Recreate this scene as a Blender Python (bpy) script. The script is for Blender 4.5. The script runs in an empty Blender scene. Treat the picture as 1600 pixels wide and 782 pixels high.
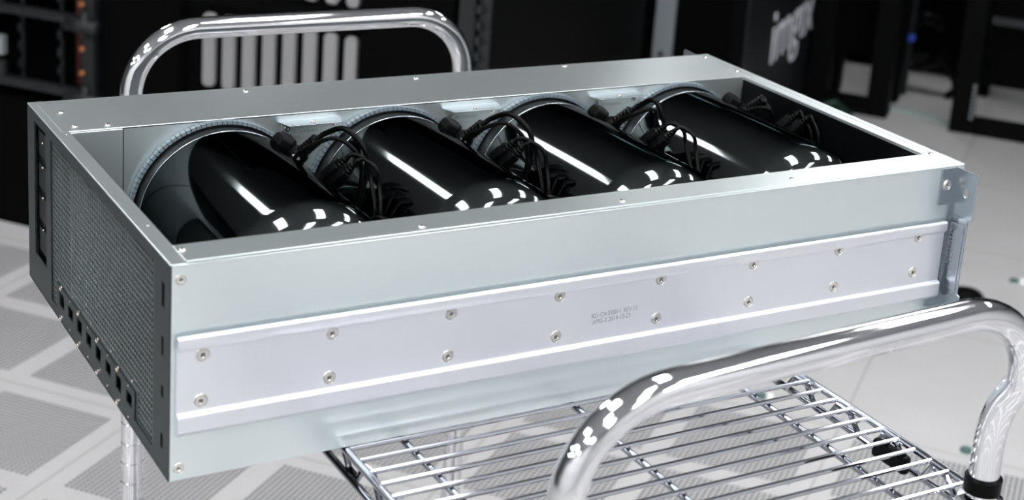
import bpy, bmesh, math, random
from mathutils import Vector, Matrix
random.seed(7)
SC = bpy.context.scene
COL = SC.collection
ZS = 0.823                       # height of the cart's top shelf above the floor
PITCH = 0.6096                   # floor tile
TH = math.radians(-51)           # heading of the floor tiles and rack rows
E1 = Vector((math.cos(TH), math.sin(TH), 0)); E2 = Vector((-E1.y, E1.x, 0))
A0, B0 = 0.2234, 0.20136
def grid(i, j, z=0.0):           # tile indices -> world point (z above the floor)
    return E1 * (A0 + i * PITCH) + E2 * (B0 + j * PITCH) + Vector((0, 0, z))

# ------------------------------------------------------------------ camera
Rr = ((0.85088827, -0.51902209, 0.08127251), (-0.07546569, -0.27385614, -0.95880537), (0.51989815, 0.80970296, -0.27218934))
cam = bpy.data.cameras.new('camera'); camo = bpy.data.objects.new('camera', cam); COL.objects.link(camo)
rx, ry, rz = [Vector(r) for r in Rr]
M = Matrix((rx, -ry, -rz)).transposed().to_4x4()
M.translation = Vector((-0.34399715, -1.07663938, 0.63098751 + ZS))
camo.matrix_world = M
cam.sensor_fit = 'HORIZONTAL'; cam.sensor_width = 36
cam.lens = 2519.84 / 1600 * 36
cam.shift_x = -(917.309 - 800) / 1600
cam.shift_y = (169.338 - 391) / 1600
cam.clip_start = 0.02; cam.clip_end = 60
cam.dof.use_dof = True; cam.dof.focus_distance = 1.52; cam.dof.aperture_fstop = 6.8
SC.camera = camo

# ------------------------------------------------------------------ world, exposure
SC.view_settings.view_transform = 'Standard'; SC.view_settings.look = 'None'
SC.view_settings.gamma = 1.0; SC.view_settings.exposure = 0.0
SC.view_settings.use_curve_mapping = False
w = bpy.data.worlds.new('world'); SC.world = w; w.use_nodes = True
w.node_tree.nodes['Background'].inputs[0].default_value = (0.5, 0.55, 0.6, 1)
w.node_tree.nodes['Background'].inputs[1].default_value = 0.05
LIGHT = 21.0                     # emission of the ceiling fixtures' diffusers

# ------------------------------------------------------------------ materials
def mat(name, col, rough=.5, metal=0.0, emit=None, es=0.0, bump=0.0, bscale=200, var=0.0, vscale=30, rvar=0.0, coat=0.0, spec=None, stretch=None, trans=0.0, aniso=0.0):
    m = bpy.data.materials.new(name); m.use_nodes = True
    nt = m.node_tree; b = nt.nodes['Principled BSDF']
    b.inputs['Base Color'].default_value = (*col, 1); b.inputs['Roughness'].default_value = rough; b.inputs['Metallic'].default_value = metal
    if coat: b.inputs['Coat Weight'].default_value = coat; b.inputs['Coat Roughness'].default_value = .05
    if spec is not None: b.inputs['Specular IOR Level'].default_value = spec
    if trans: b.inputs['Transmission Weight'].default_value = trans
    if aniso: b.inputs['Anisotropic'].default_value = aniso
    if emit: b.inputs['Emission Color'].default_value = (*emit, 1); b.inputs['Emission Strength'].default_value = es
    if bump or var or rvar:
        tc = nt.nodes.new('ShaderNodeTexCoord'); mp = nt.nodes.new('ShaderNodeMapping')
        if stretch: mp.inputs['Scale'].default_value = stretch
        nt.links.new(tc.outputs['Object'], mp.inputs['Vector'])
    if bump:
        n = nt.nodes.new('ShaderNodeTexNoise'); n.inputs['Scale'].default_value = bscale; n.inputs['Detail'].default_value = 3
        nt.links.new(mp.outputs[0], n.inputs['Vector'])
        bp = nt.nodes.new('ShaderNodeBump'); bp.inputs['Strength'].default_value = bump; bp.inputs['Distance'].default_value = .0005
        nt.links.new(n.outputs['Fac'], bp.inputs['Height']); nt.links.new(bp.outputs[0], b.inputs['Normal'])
    if var or rvar:
        n = nt.nodes.new('ShaderNodeTexNoise'); n.inputs['Scale'].default_value = vscale; n.inputs['Detail'].default_value = 4
        nt.links.new(mp.outputs[0], n.inputs['Vector'])
        if var:
            mx = nt.nodes.new('ShaderNodeMapRange'); mx.inputs['To Min'].default_value = 1 - var; mx.inputs['To Max'].default_value = 1 + var
            nt.links.new(n.outputs['Fac'], mx.inputs['Value'])
            h = nt.nodes.new('ShaderNodeVectorMath'); h.operation = 'SCALE'; h.inputs[0].default_value = col
            nt.links.new(mx.outputs[0], h.inputs['Scale']); nt.links.new(h.outputs[0], b.inputs['Base Color'])
        if rvar:
            mx = nt.nodes.new('ShaderNodeMapRange'); mx.inputs['To Min'].default_value = rough - rvar; mx.inputs['To Max'].default_value = rough + rvar
            nt.links.new(n.outputs['Fac'], mx.inputs['Value']); nt.links.new(mx.outputs[0], b.inputs['Roughness'])
    return m
def edge_tint(m, v):
    m.node_tree.nodes['Principled BSDF'].inputs['Specular Tint'].default_value = (v, v, v, 1)
STEEL = mat('galvanised_steel', (.70, .765, .775), .30, .89, var=.02, vscale=60, stretch=(.25, 1, 1))
RAIL = mat('zinc_rail_steel', (.77, .785, .83), .32, .88, var=.02, vscale=40, stretch=(.15, 1, 1))
EARM = mat('bracket_steel', (.42, .46, .50), .27, 1.0)
DARK = mat('dark_rear_panel', (.018, .026, .028), .42, .4, var=.06, vscale=60)
MESHM = mat('vent_mesh_lit_metal', (.17, .20, .205), .38, .8)  # toned paler than the panel to carry the light from inside
INK = mat('printed_ink', (.26, .26, .28), .7)
SCREWM = mat('screw_metal', (.72, .70, .67), .22, 1.0)
SCREWD = mat('screw_recess', (.17, .16, .15), .5, .6)
BRASS = mat('nickel_screw', (.75, .68, .60), .25, 1.0)
BLACK = mat('black_plastic', (.0016, .0018, .002), .45, spec=.07)
BLACKM = mat('black_rubber', (.0010, .0010, .0011), .30, spec=.08)
PITCHB = mat('plain_black', (.0016, .002, .0022), .35, spec=.12)
SHELL = mat('polished_black_shell', (.125, .137, .140), .07, 1.0)
BASEG = mat('dark_grey_base', (.004, .005, .0055), .5, spec=.12)
COLLAR = mat('grey_collar', (.045, .052, .055), .3, .8)
FAINT = mat('faint_ink', (.30, .31, .32), .7)
EDGE = mat('clear_nylon_edging', (.13, .165, .19), .35, 0.0, spec=.6)
CLEAR = mat('clear_plug', (.5, .52, .52), .1, 0.0, trans=.5)
CHROME = mat('chrome', (.80, .80, .82), .055, 1.0)
CHROMEW = mat('chrome_wire', (.40, .41, .45), .06, 1.0)
GROOVE = mat('post_groove', (.25, .26, .28), .3, 1.0)
RACKB = mat('black_rack_coat', (.0015, .0015, .0017), .55, spec=.06)
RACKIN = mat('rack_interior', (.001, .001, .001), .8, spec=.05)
RACKG = mat('grey_rack_rail', (.30, .33, .35), .45, .5)
RACKD = mat('dim_rack_rail', (.013, .0145, .016), .5, spec=.3)
SIDEP = mat('satin_black_side_panel', (.008, .0085, .01), .36, spec=.3)
LOGO = mat('white_lettering', (.66, .67, .73), .5)
COMB = mat('pale_comb_plastic', (.25, .245, .25), .5)
ORANGE = mat('orange_cage_nut', (.42, .15, .045), .4, .3)
RED = mat('dull_red_cable', (.07, .012, .01), .5)
GREENC = mat('green_cable', (.003, .028, .018), .5)
TEAL = mat('teal_plastic', (.06, .12, .12), .4)
WHITEP = mat('white_plastic', (.8, .8, .8), .4)
WALLM = mat('dark_aisle_wall', (.03, .032, .034), .6, var=.1, vscale=3)
WALLB = mat('pale_wall', (.6, .61, .62), .7)
CEILM = mat('dark_open_ceiling', (.38, .39, .40), .8, var=.1, vscale=4)
LIGHTM = mat('light_diffuser', (.9, .9, .9), .5, emit=(1.0, 1.0, 1.0), es=LIGHT)
LAMPF = mat('white_light_frame', (.8, .8, .8), .5)
BLUEL = mat('blue_led', (.02, .05, .3), .4, emit=(.05, .13, .8), es=.12)
TYRE = mat('caster_rubber', (.02, .02, .02), .6)
edge_tint(SHELL, .22)
def floor_material():
    m = bpy.data.materials.new('raised_floor_tiles'); m.use_nodes = True
    nt = m.node_tree; L = nt.links; b = nt.nodes['Principled BSDF']; b.inputs['Roughness'].default_value = .38
    tc = nt.nodes.new('ShaderNodeTexCoord'); sp = nt.nodes.new('ShaderNodeSeparateXYZ'); L.new(tc.outputs['Object'], sp.inputs[0])
    def mth(op, a, bb=None, c=None):
        n = nt.nodes.new('ShaderNodeMath'); n.operation = op
        for k, v in enumerate((a, bb, c)):
            if v is None: continue
            if isinstance(v, (int, float)): n.inputs[k].default_value = v
            else: L.new(v, n.inputs[k])
        return n.outputs[0]
    def axis(s):
        u = mth('DIVIDE', s, PITCH); f = mth('FRACT', u)
        d = mth('MINIMUM', f, mth('SUBTRACT', 1.0, f))                # distance to seam (0..0.5)
        seam = mth('LESS_THAN', d, 0.0028)
        q = mth('ABSOLUTE', mth('SUBTRACT', d, 0.26))                 # quadrant centred on .26
        inq = mth('LESS_THAN', q, 0.20)
        hp = 0.4 * PITCH / 24
        h = mth('SUBTRACT', mth('FRACT', mth('DIVIDE', mth('SUBTRACT', mth('MULTIPLY', d, PITCH), .06 * PITCH), hp)), .5)
        return u, seam, inq, h
    ux, sx, qx, hx = axis(sp.outputs[0]); uy, sy, qy, hy = axis(sp.outputs[1])
    seam = mth('MAXIMUM', sx, sy)
    r = mth('SQRT', mth('ADD', mth('MULTIPLY', hx, hx), mth('MULTIPLY', hy, hy)))
    hole = mth('MULTIPLY', mth('LESS_THAN', r, .36), mth('MULTIPLY', qx, qy))
    perf = mth('LESS_THAN', uy, 3.0)
    hole = mth('MULTIPLY', hole, perf)
    no = nt.nodes.new('ShaderNodeTexNoise'); no.inputs['Scale'].default_value = 260; no.inputs['Detail'].default_value = 2
    L.new(tc.outputs['Object'], no.inputs['Vector'])
    n2 = nt.nodes.new('ShaderNodeTexNoise'); n2.inputs['Scale'].default_value = 6; L.new(tc.outputs['Object'], n2.inputs['Vector'])
    val = mth('ADD', .50, mth('ADD', mth('MULTIPLY', mth('SUBTRACT', no.outputs[0], .5), .14), mth('MULTIPLY', mth('SUBTRACT', n2.outputs[0], .5), .06)))
    cc = nt.nodes.new('ShaderNodeCombineColor'); L.new(val, cc.inputs[0]); L.new(mth('MULTIPLY', val, .99), cc.inputs[1]); L.new(mth('MULTIPLY', val, 1.0), cc.inputs[2])
    m1 = nt.nodes.new('ShaderNodeMix'); m1.data_type = 'RGBA'; L.new(hole, m1.inputs[0]); L.new(cc.outputs[0], m1.inputs[6]); m1.inputs[7].default_value = (.04, .04, .045, 1)
    m2 = nt.nodes.new('ShaderNodeMix'); m2.data_type = 'RGBA'; L.new(seam, m2.inputs[0]); L.new(m1.outputs[2], m2.inputs[6]); m2.inputs[7].default_value = (.30, .30, .29, 1)
    L.new(m2.outputs[2], b.inputs['Base Color'])
    return m
FLOORM = floor_material()

# ------------------------------------------------------------------ mesh builder
class MB:
    def __init__(s): s.v = []; s.f = []; s.mi = []; s.mats = []
    def _m(s, m):
        if m is None: return 0
        if m not in s.mats: s.mats.append(m)
        return s.mats.index(m)
    def add(s, vs, fs, m=None):
        o = len(s.v); s.v += [Vector(v) for v in vs]; s.f += [tuple(i + o for i in f) for f in fs]; s.mi += [s._m(m)] * len(fs); return s
    def box(s, a, b, m=None):
        x0, y0, z0 = [min(p, q) for p, q in zip(a, b)]; x1, y1, z1 = [max(p, q) for p, q in zip(a, b)]
        vs = [(x0,y0,z0),(x1,y0,z0),(x1,y1,z0),(x0,y1,z0),(x0,y0,z1),(x1,y0,z1),(x1,y1,z1),(x0,y1,z1)]
        return s.add(vs, [(0,3,2,1),(4,5,6,7),(0,1,5,4),(1,2,6,5),(2,3,7,6),(3,0,4,7)], m)
    def obox(s, c, ax, ay, az, m=None):      # oriented box: centre and three half-vectors
        c = Vector(c); ax, ay, az = Vector(ax), Vector(ay), Vector(az)
        vs = [c + i*ax + j*ay + k*az for k in (-1,1) for j in (-1,1) for i in (-1,1)]
        return s.add(vs, [(0,2,3,1),(4,5,7,6),(0,1,5,4),(1,3,7,5),(3,2,6,7),(2,0,4,6)], m)
    def tube(s, pts, r, n=12, m=None, cap=True, closed=False):
        pts = [Vector(p) for p in pts]; N = len(pts); rs = r if isinstance(r, (list, tuple)) else [r] * N
        up = None; vs = []
        for k, p in enumerate(pts):
            if closed: t = pts[(k+1) % N] - pts[k-1]
            else: t = pts[min(k+1, N-1)] - pts[max(k-1, 0)]
            t.normalize()
            if up is None: up = t.orthogonal().normalized()
            up = (up - t * up.dot(t)); up = up.normalized() if up.length > 1e-6 else t.orthogonal().normalized()
            w2 = t.cross(up)
            for q in range(n):
                a = 2*math.pi*q/n; vs.append(p + (up*math.cos(a) + w2*math.sin(a)) * rs[k])
        fs = []
        for k in range(N if closed else N-1):
            for q in range(n):
                a = k*n+q; b = k*n+(q+1) % n; c = ((k+1) % N)*n+(q+1) % n; d = ((k+1) % N)*n+q
                fs.append((a, b, c, d))
        if cap and not closed:
            fs.append(tuple(range(n-1, -1, -1))); fs.append(tuple((N-1)*n+q for q in range(n)))
        return s.add(vs, fs, m)
    def lathe(s, c, axis, prof, n=64, m=None, a0=0, a1=2*math.pi, ref=None):   # prof: (distance along axis, radius)
        c = Vector(c); axis = Vector(axis).normalized(); u = Vector(ref).normalized() if ref else axis.orthogonal().normalized(); w2 = axis.cross(u)
        full = abs(a1 - a0 - 2*math.pi) < 1e-6; nn = n if full else n + 1; vs = []
        for (d, r) in prof:
            for q in range(nn):
                a = a0 + (a1-a0)*q/n; vs.append(c + axis*d + (u*math.cos(a) + w2*math.sin(a))*r)
        fs = []
        for k in range(len(prof)-1):
            for q in range(n):
                a = k*nn+q; b = k*nn+(q+1) % nn; fs.append((a, b, b+nn, a+nn))
        return s.add(vs, fs, m)
    def prism(s, poly, o, u, v, ext, m=None):   # polygon in (u,v) at o, extruded by ext
        o, u, v, ext = Vector(o), Vector(u), Vector(v), Vector(ext); n = len(poly)
        vs = [o + u*a + v*b for a, b in poly]; vs += [p + ext for p in vs]
        return s.add(vs, [tuple(range(n-1, -1, -1)), tuple(range(n, 2*n))] + [(k, (k+1) % n, n+(k+1) % n, n+k) for k in range(n)], m)
    def plate(s, x0, x1, y0, y1, holes, fn, t, m=None):  # plate with rectangular holes, fn(a,b,d) -> point
        xs = sorted({x0, x1, *[h[0] for h in holes], *[h[1] for h in holes]}); ys = sorted({y0, y1, *[h[2] for h in holes], *[h[3] for h in holes]})
        nx, ny = len(xs)-1, len(ys)-1
        hs = set(); xi = {x: k for k, x in enumerate(xs)}; yi = {y: k for k, y in enumerate(ys)}
        for h in holes:
            for a in range(xi[h[0]], xi[h[1]]):
                for b in range(yi[h[2]], yi[h[3]]): hs.add((a, b))
        vs = [fn(x, y, d) for d in (0, t) for y in ys for x in xs]; W = nx+1; P = W*(ny+1); fs = []
        for a in range(nx):
            for b in range(ny):
                if (a, b) in hs: continue
                q = b*W+a; fs.append((q, q+W, q+W+1, q+1)); fs.append((P+q, P+q+1, P+q+W+1, P+q+W))
                for (da, db, e0, e1) in ((-1,0,q,q+W),(1,0,q+1,q+W+1),(0,-1,q,q+1),(0,1,q+W,q+W+1)):
                    c = (a+da, b+db)
                    if not (0 <= c[0] < nx and 0 <= c[1] < ny) or c in hs: fs.append((e0, e1, P+e1, P+e0))
        return s.add(vs, fs, m)
    def build(s, name, material=None, parent=None, shift=True, smooth=False, bevel=0.0, seg=2, label=None, chassis=True, fixn=True):
        """vertices are in the chassis frame (z=0 at the shelf) unless chassis=False (world)."""
        off = Vector((0, 0, ZS)) if chassis else Vector((0, 0, 0))
        org = parent_world(parent) if parent else None
        vs = [v + off for v in s.v]
        if org is None:
            lo = Vector([min(v[k] for v in vs) for k in range(3)]); hi = Vector([max(v[k] for v in vs) for k in range(3)])
            org = Vector(((lo.x+hi.x)/2, (lo.y+hi.y)/2, lo.z)); top = True
        else: top = False
        me = bpy.data.meshes.new(name); me.from_pydata([tuple(v-org) for v in vs], [], s.f)
        ms = s.mats if s.mats else []
        if material is not None: me.materials.append(material)
        base = 1 if material is not None else 0
        for q in ms: me.materials.append(q)
        if ms:
            for p, k in zip(me.polygons, s.mi): p.material_index = k + base
        if fixn:
            bm = bmesh.new(); bm.from_mesh(me); bmesh.ops.remove_doubles(bm, verts=bm.verts, dist=1e-6); bmesh.ops.recalc_face_normals(bm, faces=bm.faces); bm.to_mesh(me); bm.free()
        o = bpy.data.objects.new(name, me); COL.objects.link(o)
        if parent: o.parent = parent
        if top: o.location = org
        if smooth:
            for p in me.polygons: p.use_smooth = True
            try: me.set_sharp_from_angle(angle=math.radians(38))
            except Exception: pass
        if bevel:
            b = o.modifiers.new('bevel', 'BEVEL'); b.width = bevel; b.segments = seg; b.limit_method = 'ANGLE'; b.angle_limit = math.radians(40)
            b.harden_normals = False
        if label: o['label'] = label
        return o
def parent_world(p):
    v = Vector((0, 0, 0))
    while p is not None: v = v + p.location; p = p.parent
    return v
def tag(o, label=None, cat=None, group=None, kind=None):
    if label: o['label'] = label
    if cat: o['category'] = cat
    if group: o['group'] = group
    if kind: o['kind'] = kind
    return o
def thing(name, loc, label, cat, group=None, chassis=True):
    o = bpy.data.objects.new(name, None); COL.objects.link(o); o.empty_display_size = .05
    o.location = Vector(loc) + (Vector((0, 0, ZS)) if chassis else Vector((0, 0, 0)))
    return tag(o, label, cat, group)
def copy_tree(o, parent=None):
    c = o.copy(); COL.objects.link(c)
    if parent: c.parent = parent
    for ch in [k for k in bpy.data.objects if k.parent == o]: copy_tree(ch, c)
    return c
def smoothpath(pts, k=8):
    pts = [Vector(p) for p in pts]; P = [pts[0]*2-pts[1]] + pts + [pts[-1]*2-pts[-2]]; out = []
    for a in range(1, len(P)-2):
        p0, p1, p2, p3 = P[a-1:a+3]
        for q in range(k):
            t = q/k
            out.append(.5*((2*p1)+(p2-p0)*t+(2*p0-5*p1+4*p2-p3)*t*t+(3*p1-p0-3*p2+p3)*t**3))
    out.append(pts[-1]); return out
def textmesh(name, body, size, loc, xdir, ydir, m, parent, sx=1.0, ext=.00005, offset=0.0, chassis=True, shear=0):
    cu = bpy.data.curves.new(name, 'FONT'); cu.body = body; cu.size = size; cu.extrude = ext; cu.offset = offset; cu.space_line = .95; cu.shear = shear
    tmp = bpy.data.objects.new('tmp_text', cu); COL.objects.link(tmp)
    dg = bpy.context.evaluated_depsgraph_get(); dg.update()
    me = bpy.data.meshes.new_from_object(tmp.evaluated_get(dg)); bpy.data.objects.remove(tmp); me.name = name
    xd, yd = Vector(xdir).normalized(), Vector(ydir).normalized(); zd = xd.cross(yd)
    org = parent_world(parent); off = Vector((0, 0, ZS)) if chassis else Vector((0, 0, 0))
    for v in me.vertices: v.co = Vector(loc) + off - org + xd*v.co.x*sx + yd*v.co.y + zd*v.co.z
    me.materials.clear(); me.materials.append(m)
    o = bpy.data.objects.new(name, me); COL.objects.link(o); o.parent = parent
    return o

# ------------------------------------------------------------------ the room
def slab(name, pts, th, m, kind='structure', origin=None, rot=0):
    pass
IW, JW = (-9.0, 7.0), (-7.0, 15.0)
HC = 2.86
def gridobj(name, i0, i1, j0, j1, z0, z1, m, kind='structure'):
    me = bpy.data.meshes.new(name); mb = MB(); mb.box((i0*PITCH, j0*PITCH, z0), (i1*PITCH, j1*PITCH, z1))
    me.from_pydata([tuple(v) for v in mb.v], [], mb.f); me.materials.append(m)
    o = bpy.data.objects.new(name, me); COL.objects.link(o); o.location = grid(0, 0); o.rotation_euler = (0, 0, TH)
    o['kind'] = kind; return o
gridobj('floor', IW[0], IW[1], JW[0], JW[1], -.04, 0, FLOORM)
gridobj('ceiling', IW[0], IW[1], JW[0], JW[1], HC, HC+.05, CEILM)
gridobj('wall_left', IW[0]-.2, IW[0], JW[0], JW[1], 0, HC, WALLM)
gridobj('wall_right', IW[1], IW[1]+.2, JW[0], JW[1], 0, HC, WALLB)
gridobj('wall_front', IW[0], IW[1], JW[0]-.2, JW[0], 0, HC, WALLB)
gridobj('wall_back', IW[0], IW[1], JW[1], JW[1]+.2, 0, HC, WALLM)

# ceiling fixtures (all above the frame; they light the room and show in the polished metal)
first = None
LA, LB = -2.7, 1.85
NUM = ['first', 'second', 'third', 'fourth', 'fifth', 'sixth', 'seventh']
ROWS = [(1.7, (-4.6, -3.4), 'added row brightening the left floor'), (3.06, (-.12, 3.75), 'row just past the cart'), (.1, (-4.0, -2.9, -1.6, -.3, 1.0, 2.3, 3.6), 'row above the cart'), (-1.6, (-3.2, -1.9, -.6, .7, 2.0), 'row above the camera side'),  # the left row is unseen, added to brighten the floor on that side
        (-3.2, (-1.6, -.3, 1.0, 2.3), 'row nearest the pale walls'), (6.1, (3.2, 4.4, 5.6, 6.8), 'far row over the back racks')]
for (ly, lxs, lrow) in ROWS:
    for li, lx in enumerate(lxs):
        p = Vector((lx, ly, HC))
        if first is None:
            t = thing('ceiling_light', p, 'white ceiling light panel', 'light', chassis=False)
            f = MB()
            for (x0, x1, y0, y1) in ((-.62,.62,-.17,-.15),(-.62,.62,.15,.17),(-.62,-.60,-.15,.15),(.60,.62,-.15,.15)): f.box((x0,y0,-.035),(x1,y1,-.001))
            fo = MB(); fo.add([v + p for v in f.v], f.f).build('frame', LAMPF, t, chassis=False)
            d = MB().box((-.60,-.15,-.022), (.60,.15,-.004)); MB().add([v + p for v in d.v], d.f).build('diffuser', LIGHTM, t, chassis=False)
            first = t; o = t
        else: o = copy_tree(first)
        o.location = p; o.rotation_euler = (0, 0, math.pi/2)
        tag(o, 'white ceiling light panel, '+NUM[li]+' from the left in the '+lrow, 'light', 'ceiling light panels over the aisles')

# ------------------------------------------------------------------ server racks in the background
def gthing(name, i, j, label, cat, group=None):
    o = thing(name, grid(i, j), label, cat, group, chassis=False); o.rotation_euler = (0, 0, TH); return o
class GB(MB):
    """boxes in (i, j, z) tile coordinates, built as children of a gthing"""
    def gb(s, i0, i1, j0, j1, z0, z1, m=None): return s.box((i0*PITCH, j0*PITCH, z0), (i1*PITCH, j1*PITCH, z1), m)
    def gbuild(s, name, m, parent, ij, bevel=0.0, smooth=False):
        o0 = Vector((ij[0]*PITCH, ij[1]*PITCH, 0))
        me = bpy.data.meshes.new(name); me.from_pydata([tuple(v - o0) for v in s.v], [], s.f)
        me.materials.append(m)
        bm = bmesh.new(); bm.from_mesh(me); bmesh.ops.recalc_face_normals(bm, faces=bm.faces); bm.to_mesh(me); bm.free()
        if smooth:
            for p in me.polygons: p.use_smooth = True
        o = bpy.data.objects.new(name, me); COL.objects.link(o); o.parent = parent
        if bevel:
            b = o.modifiers.new('bevel', 'BEVEL'); b.width = bevel; b.segments = 2
        return o
ZF = ZS   # chassis-frame z -> floor height:  h = z + ZF

def closed_rack(i0, i1, j0, j1, label, h=2.1):
    t = gthing('server_rack', i0, j0, label, 'server rack'); ij = (i0, j0)
    GB().gb(i0, i1, j0+.03, j1, .02, h).gbuild('cabinet', RACKB, t, ij, .003)
    g = GB().gb(i0+.01, i1-.01, j0-.02, j0+.02, .08, h-.03); g.gbuild('door', RACKIN, t, ij, .002)
    g = GB()
    for i in (i0+.005, i1-.055): g.gb(i, i+.05, j0-.035, j0-.005, .05, h-.02)
    g.gbuild('door_frame', RACKB, t, ij, .002)
    for i in (i0+.1, i1-.16):
        for j in (j0+.15, j1-.2): GB().gb(i, i+.06, j, j+.06, 0, .03).gbuild('foot', RACKB, t, ij)
    return t, ij
# A: rack whose side panel carries the lettering
t, ij = closed_rack(-2.0, -1.0, 5.33, 7.35, 'black server rack with white lettering on its side panel', 1.58)
GB().gb(-1.0, -.985, 5.36, 7.33, .05, 1.55).gbuild('side_panel', SIDEP, t, ij, .002)
sp = [c for c in bpy.data.objects if c.parent == t and c.name.startswith('side_panel')][0]
def logo():
    cu = bpy.data.curves.new('lettering', 'FONT'); cu.body = 'imgix'; cu.size = .255; cu.extrude = .001; cu.offset = .0
    tmp = bpy.data.objects.new('tmp_text', cu); COL.objects.link(tmp); dg = bpy.context.evaluated_depsgraph_get(); dg.update()
    me = bpy.data.meshes.new_from_object(tmp.evaluated_get(dg)); bpy.data.objects.remove(tmp)
    w = max(v.co.x for v in me.vertices); s = .64 / w
    for v in me.vertices:   # rack frame: reading direction runs along +j on the +i face
        v.co = Vector((( -.983+2.0)*PITCH + .001 + v.co.z, (5.90-5.33)*PITCH + v.co.x*s, -.548+ZF + v.co.y))
    me.materials.clear(); me.materials.append(LOGO)
    o = bpy.data.objects.new('lettering', me); COL.objects.link(o); o.parent = sp
logo()
g = GB().gb(-1.415, -1.325, 5.27, 5.33, .05, 1.56); g.gbuild('mounting_rail', RACKG, t, ij, .002)
GB().gb(-1.38, -1.36, 5.262, 5.272, .348, .362).gbuild('rail_hole', RACKD, t, ij)
g = GB().gb(-1.66, -1.60, 5.28, 5.33, .05, 1.56); g.gbuild('cable_guide', RACKD, t, ij)
# more racks of the same row as A, farther left
closed_rack(-3.02, -2.02, 5.33, 7.35, 'black server rack standing left of the rack with lettering')
closed_rack(-4.04, -3.04, 5.33, 7.35, 'black server rack, farthest left of the row behind the near one')
# deep back row closing the view
for k, lab in enumerate(['black server rack deep behind the gap between the open frames', 'black server rack deep behind the right open frame', 'black server rack deep behind, at the right end of its row', 'black server rack deep behind the lettered rack']):
    i0 = (-1.0, .02, 1.04, -2.05)[k]
    closed_rack(i0, i0+1.0, 8.15 if k != 3 else 8.3, 9.9, lab)
# open frames on the right
def open_frame(i0, i1, j0, depth, label, bar=False, panel_z=.165, w=.12):
    t = gthing('open_rack_frame', i0, j0, label, 'rack frame'); ij = (i0, j0)
    for i in (i0, i1-w):
        GB().gb(i, i+w, j0, j0+.14, 0, 2.1).gbuild('post', RACKB, t, ij, .003)
        GB().gb(i, i+w, j0+depth-.14, j0+depth, 0, 2.1).gbuild('post', RACKB, t, ij, .003)
    GB().gb(i0+w, i1-w, j0, j0+.1, 0, .055).gbuild('sill', RACKB, t, ij, .003)
    GB().gb(i0+w, i1-w, j0, j0+.12, 2.0, 2.1).gbuild('top_beam', RACKB, t, ij, .003)
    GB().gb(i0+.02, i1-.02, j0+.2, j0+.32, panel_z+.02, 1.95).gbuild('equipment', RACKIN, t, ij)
    if bar: GB().gb(i0+w+.03, i1-w, j0-.02, j0+.03, -.437+ZF, -.412+ZF).gbuild('handle_bar', RACKD, t, ij, .002)
    return t, ij
t, ij = open_frame(-.97, -.50, 6.93, .52, 'narrow open black rack frame beside the lettered rack side')
t, ij = open_frame(-.15, 1.0, 6.9, 1.05, 'open black rack frame at the right edge with a grey bar across', bar=True, panel_z=.13)
g = GB()
for k in range(9): g.gb(-.045, -.03, 6.885, 6.9, .055+k*.014, .062+k*.014)
g.gbuild('hole_strip', RACKG, t, ij)
open_frame(1.02, 2.1, 6.9, 1.05, 'open black rack frame just beyond the right edge of view', panel_z=.13)
# green cable on the floor of the narrow frame, black coil in the gap, blue light
def gp(i, j, z): return grid(i, j, z)
MB().tube(smoothpath([gp(-.93,6.84,.012), gp(-.85,6.78,.03), gp(-.78,6.8,.05), gp(-.74,6.84,.03), gp(-.68,6.8,.014)]), .011, 10).build('floor_cable', GREENC, chassis=False, smooth=True)
tag(bpy.data.objects['floor_cable'], 'dark green cable lying in front of the narrow open rack frame', 'cable')
tag(MB().tube(smoothpath([gp(-.56,7.16,.004), gp(-.4,7.14,.004), gp(-.28,7.08,.004), gp(-.15,7.02,.004)]), .006, 8).build('floor_cable', mat('pale_green_cable', (.30, .42, .38), .5), chassis=False, smooth=True), 'faint pale green cable lying on the floor between the two open frames', 'cable')
c0 = gp(-.42, 7.72, .19)
cb = MB()
for k in range(5):
    pts = []
    for q in range(28):
        a = 2*math.pi*q/28; rr = .075 + .012*math.sin(k*2+a*2)
        pts.append(c0 + E1*(rr*math.cos(a)) + Vector((0,0,1))*(rr*1.15*math.sin(a)) + E2*(k*.017 - .04 + .01*math.sin(a+k)))
    cb.tube(pts, .011, 8, closed=True)
cb.tube(smoothpath([c0+Vector((0,0,.08)), c0+Vector((.0,0,.3)), c0+Vector((-.02,0,.6)), c0+Vector((0,0,1.2))]), .012, 8)
cb.tube(smoothpath([c0+E1*.07+Vector((0,0,-.05)), c0+E1*.12+Vector((0,0,-.15)), gp(-.25,7.6,.012)]), .011, 8)
tag(cb.build('cable_coil', BLACKM, chassis=False, smooth=True), 'black coil of cable hanging in the gap between two open rack frames', 'cable')
ps = thing('power_strip', gp(-.53, 7.55, 0), 'slim black vertical power strip with a tiny blue light', 'power strip', chassis=False)
MB().box(gp(-.53,7.55,0)-Vector((.02,.02,0)), gp(-.53,7.55,1.8)+Vector((.02,.02,0))).build('housing', RACKD, ps, chassis=False)
q = gp(-.53, 7.55, .215); MB().box(q-Vector((.026,.028,.012)), q+Vector((.02,-.018,.012))).build('indicator_light', BLUEL, ps, chassis=False)

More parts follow.
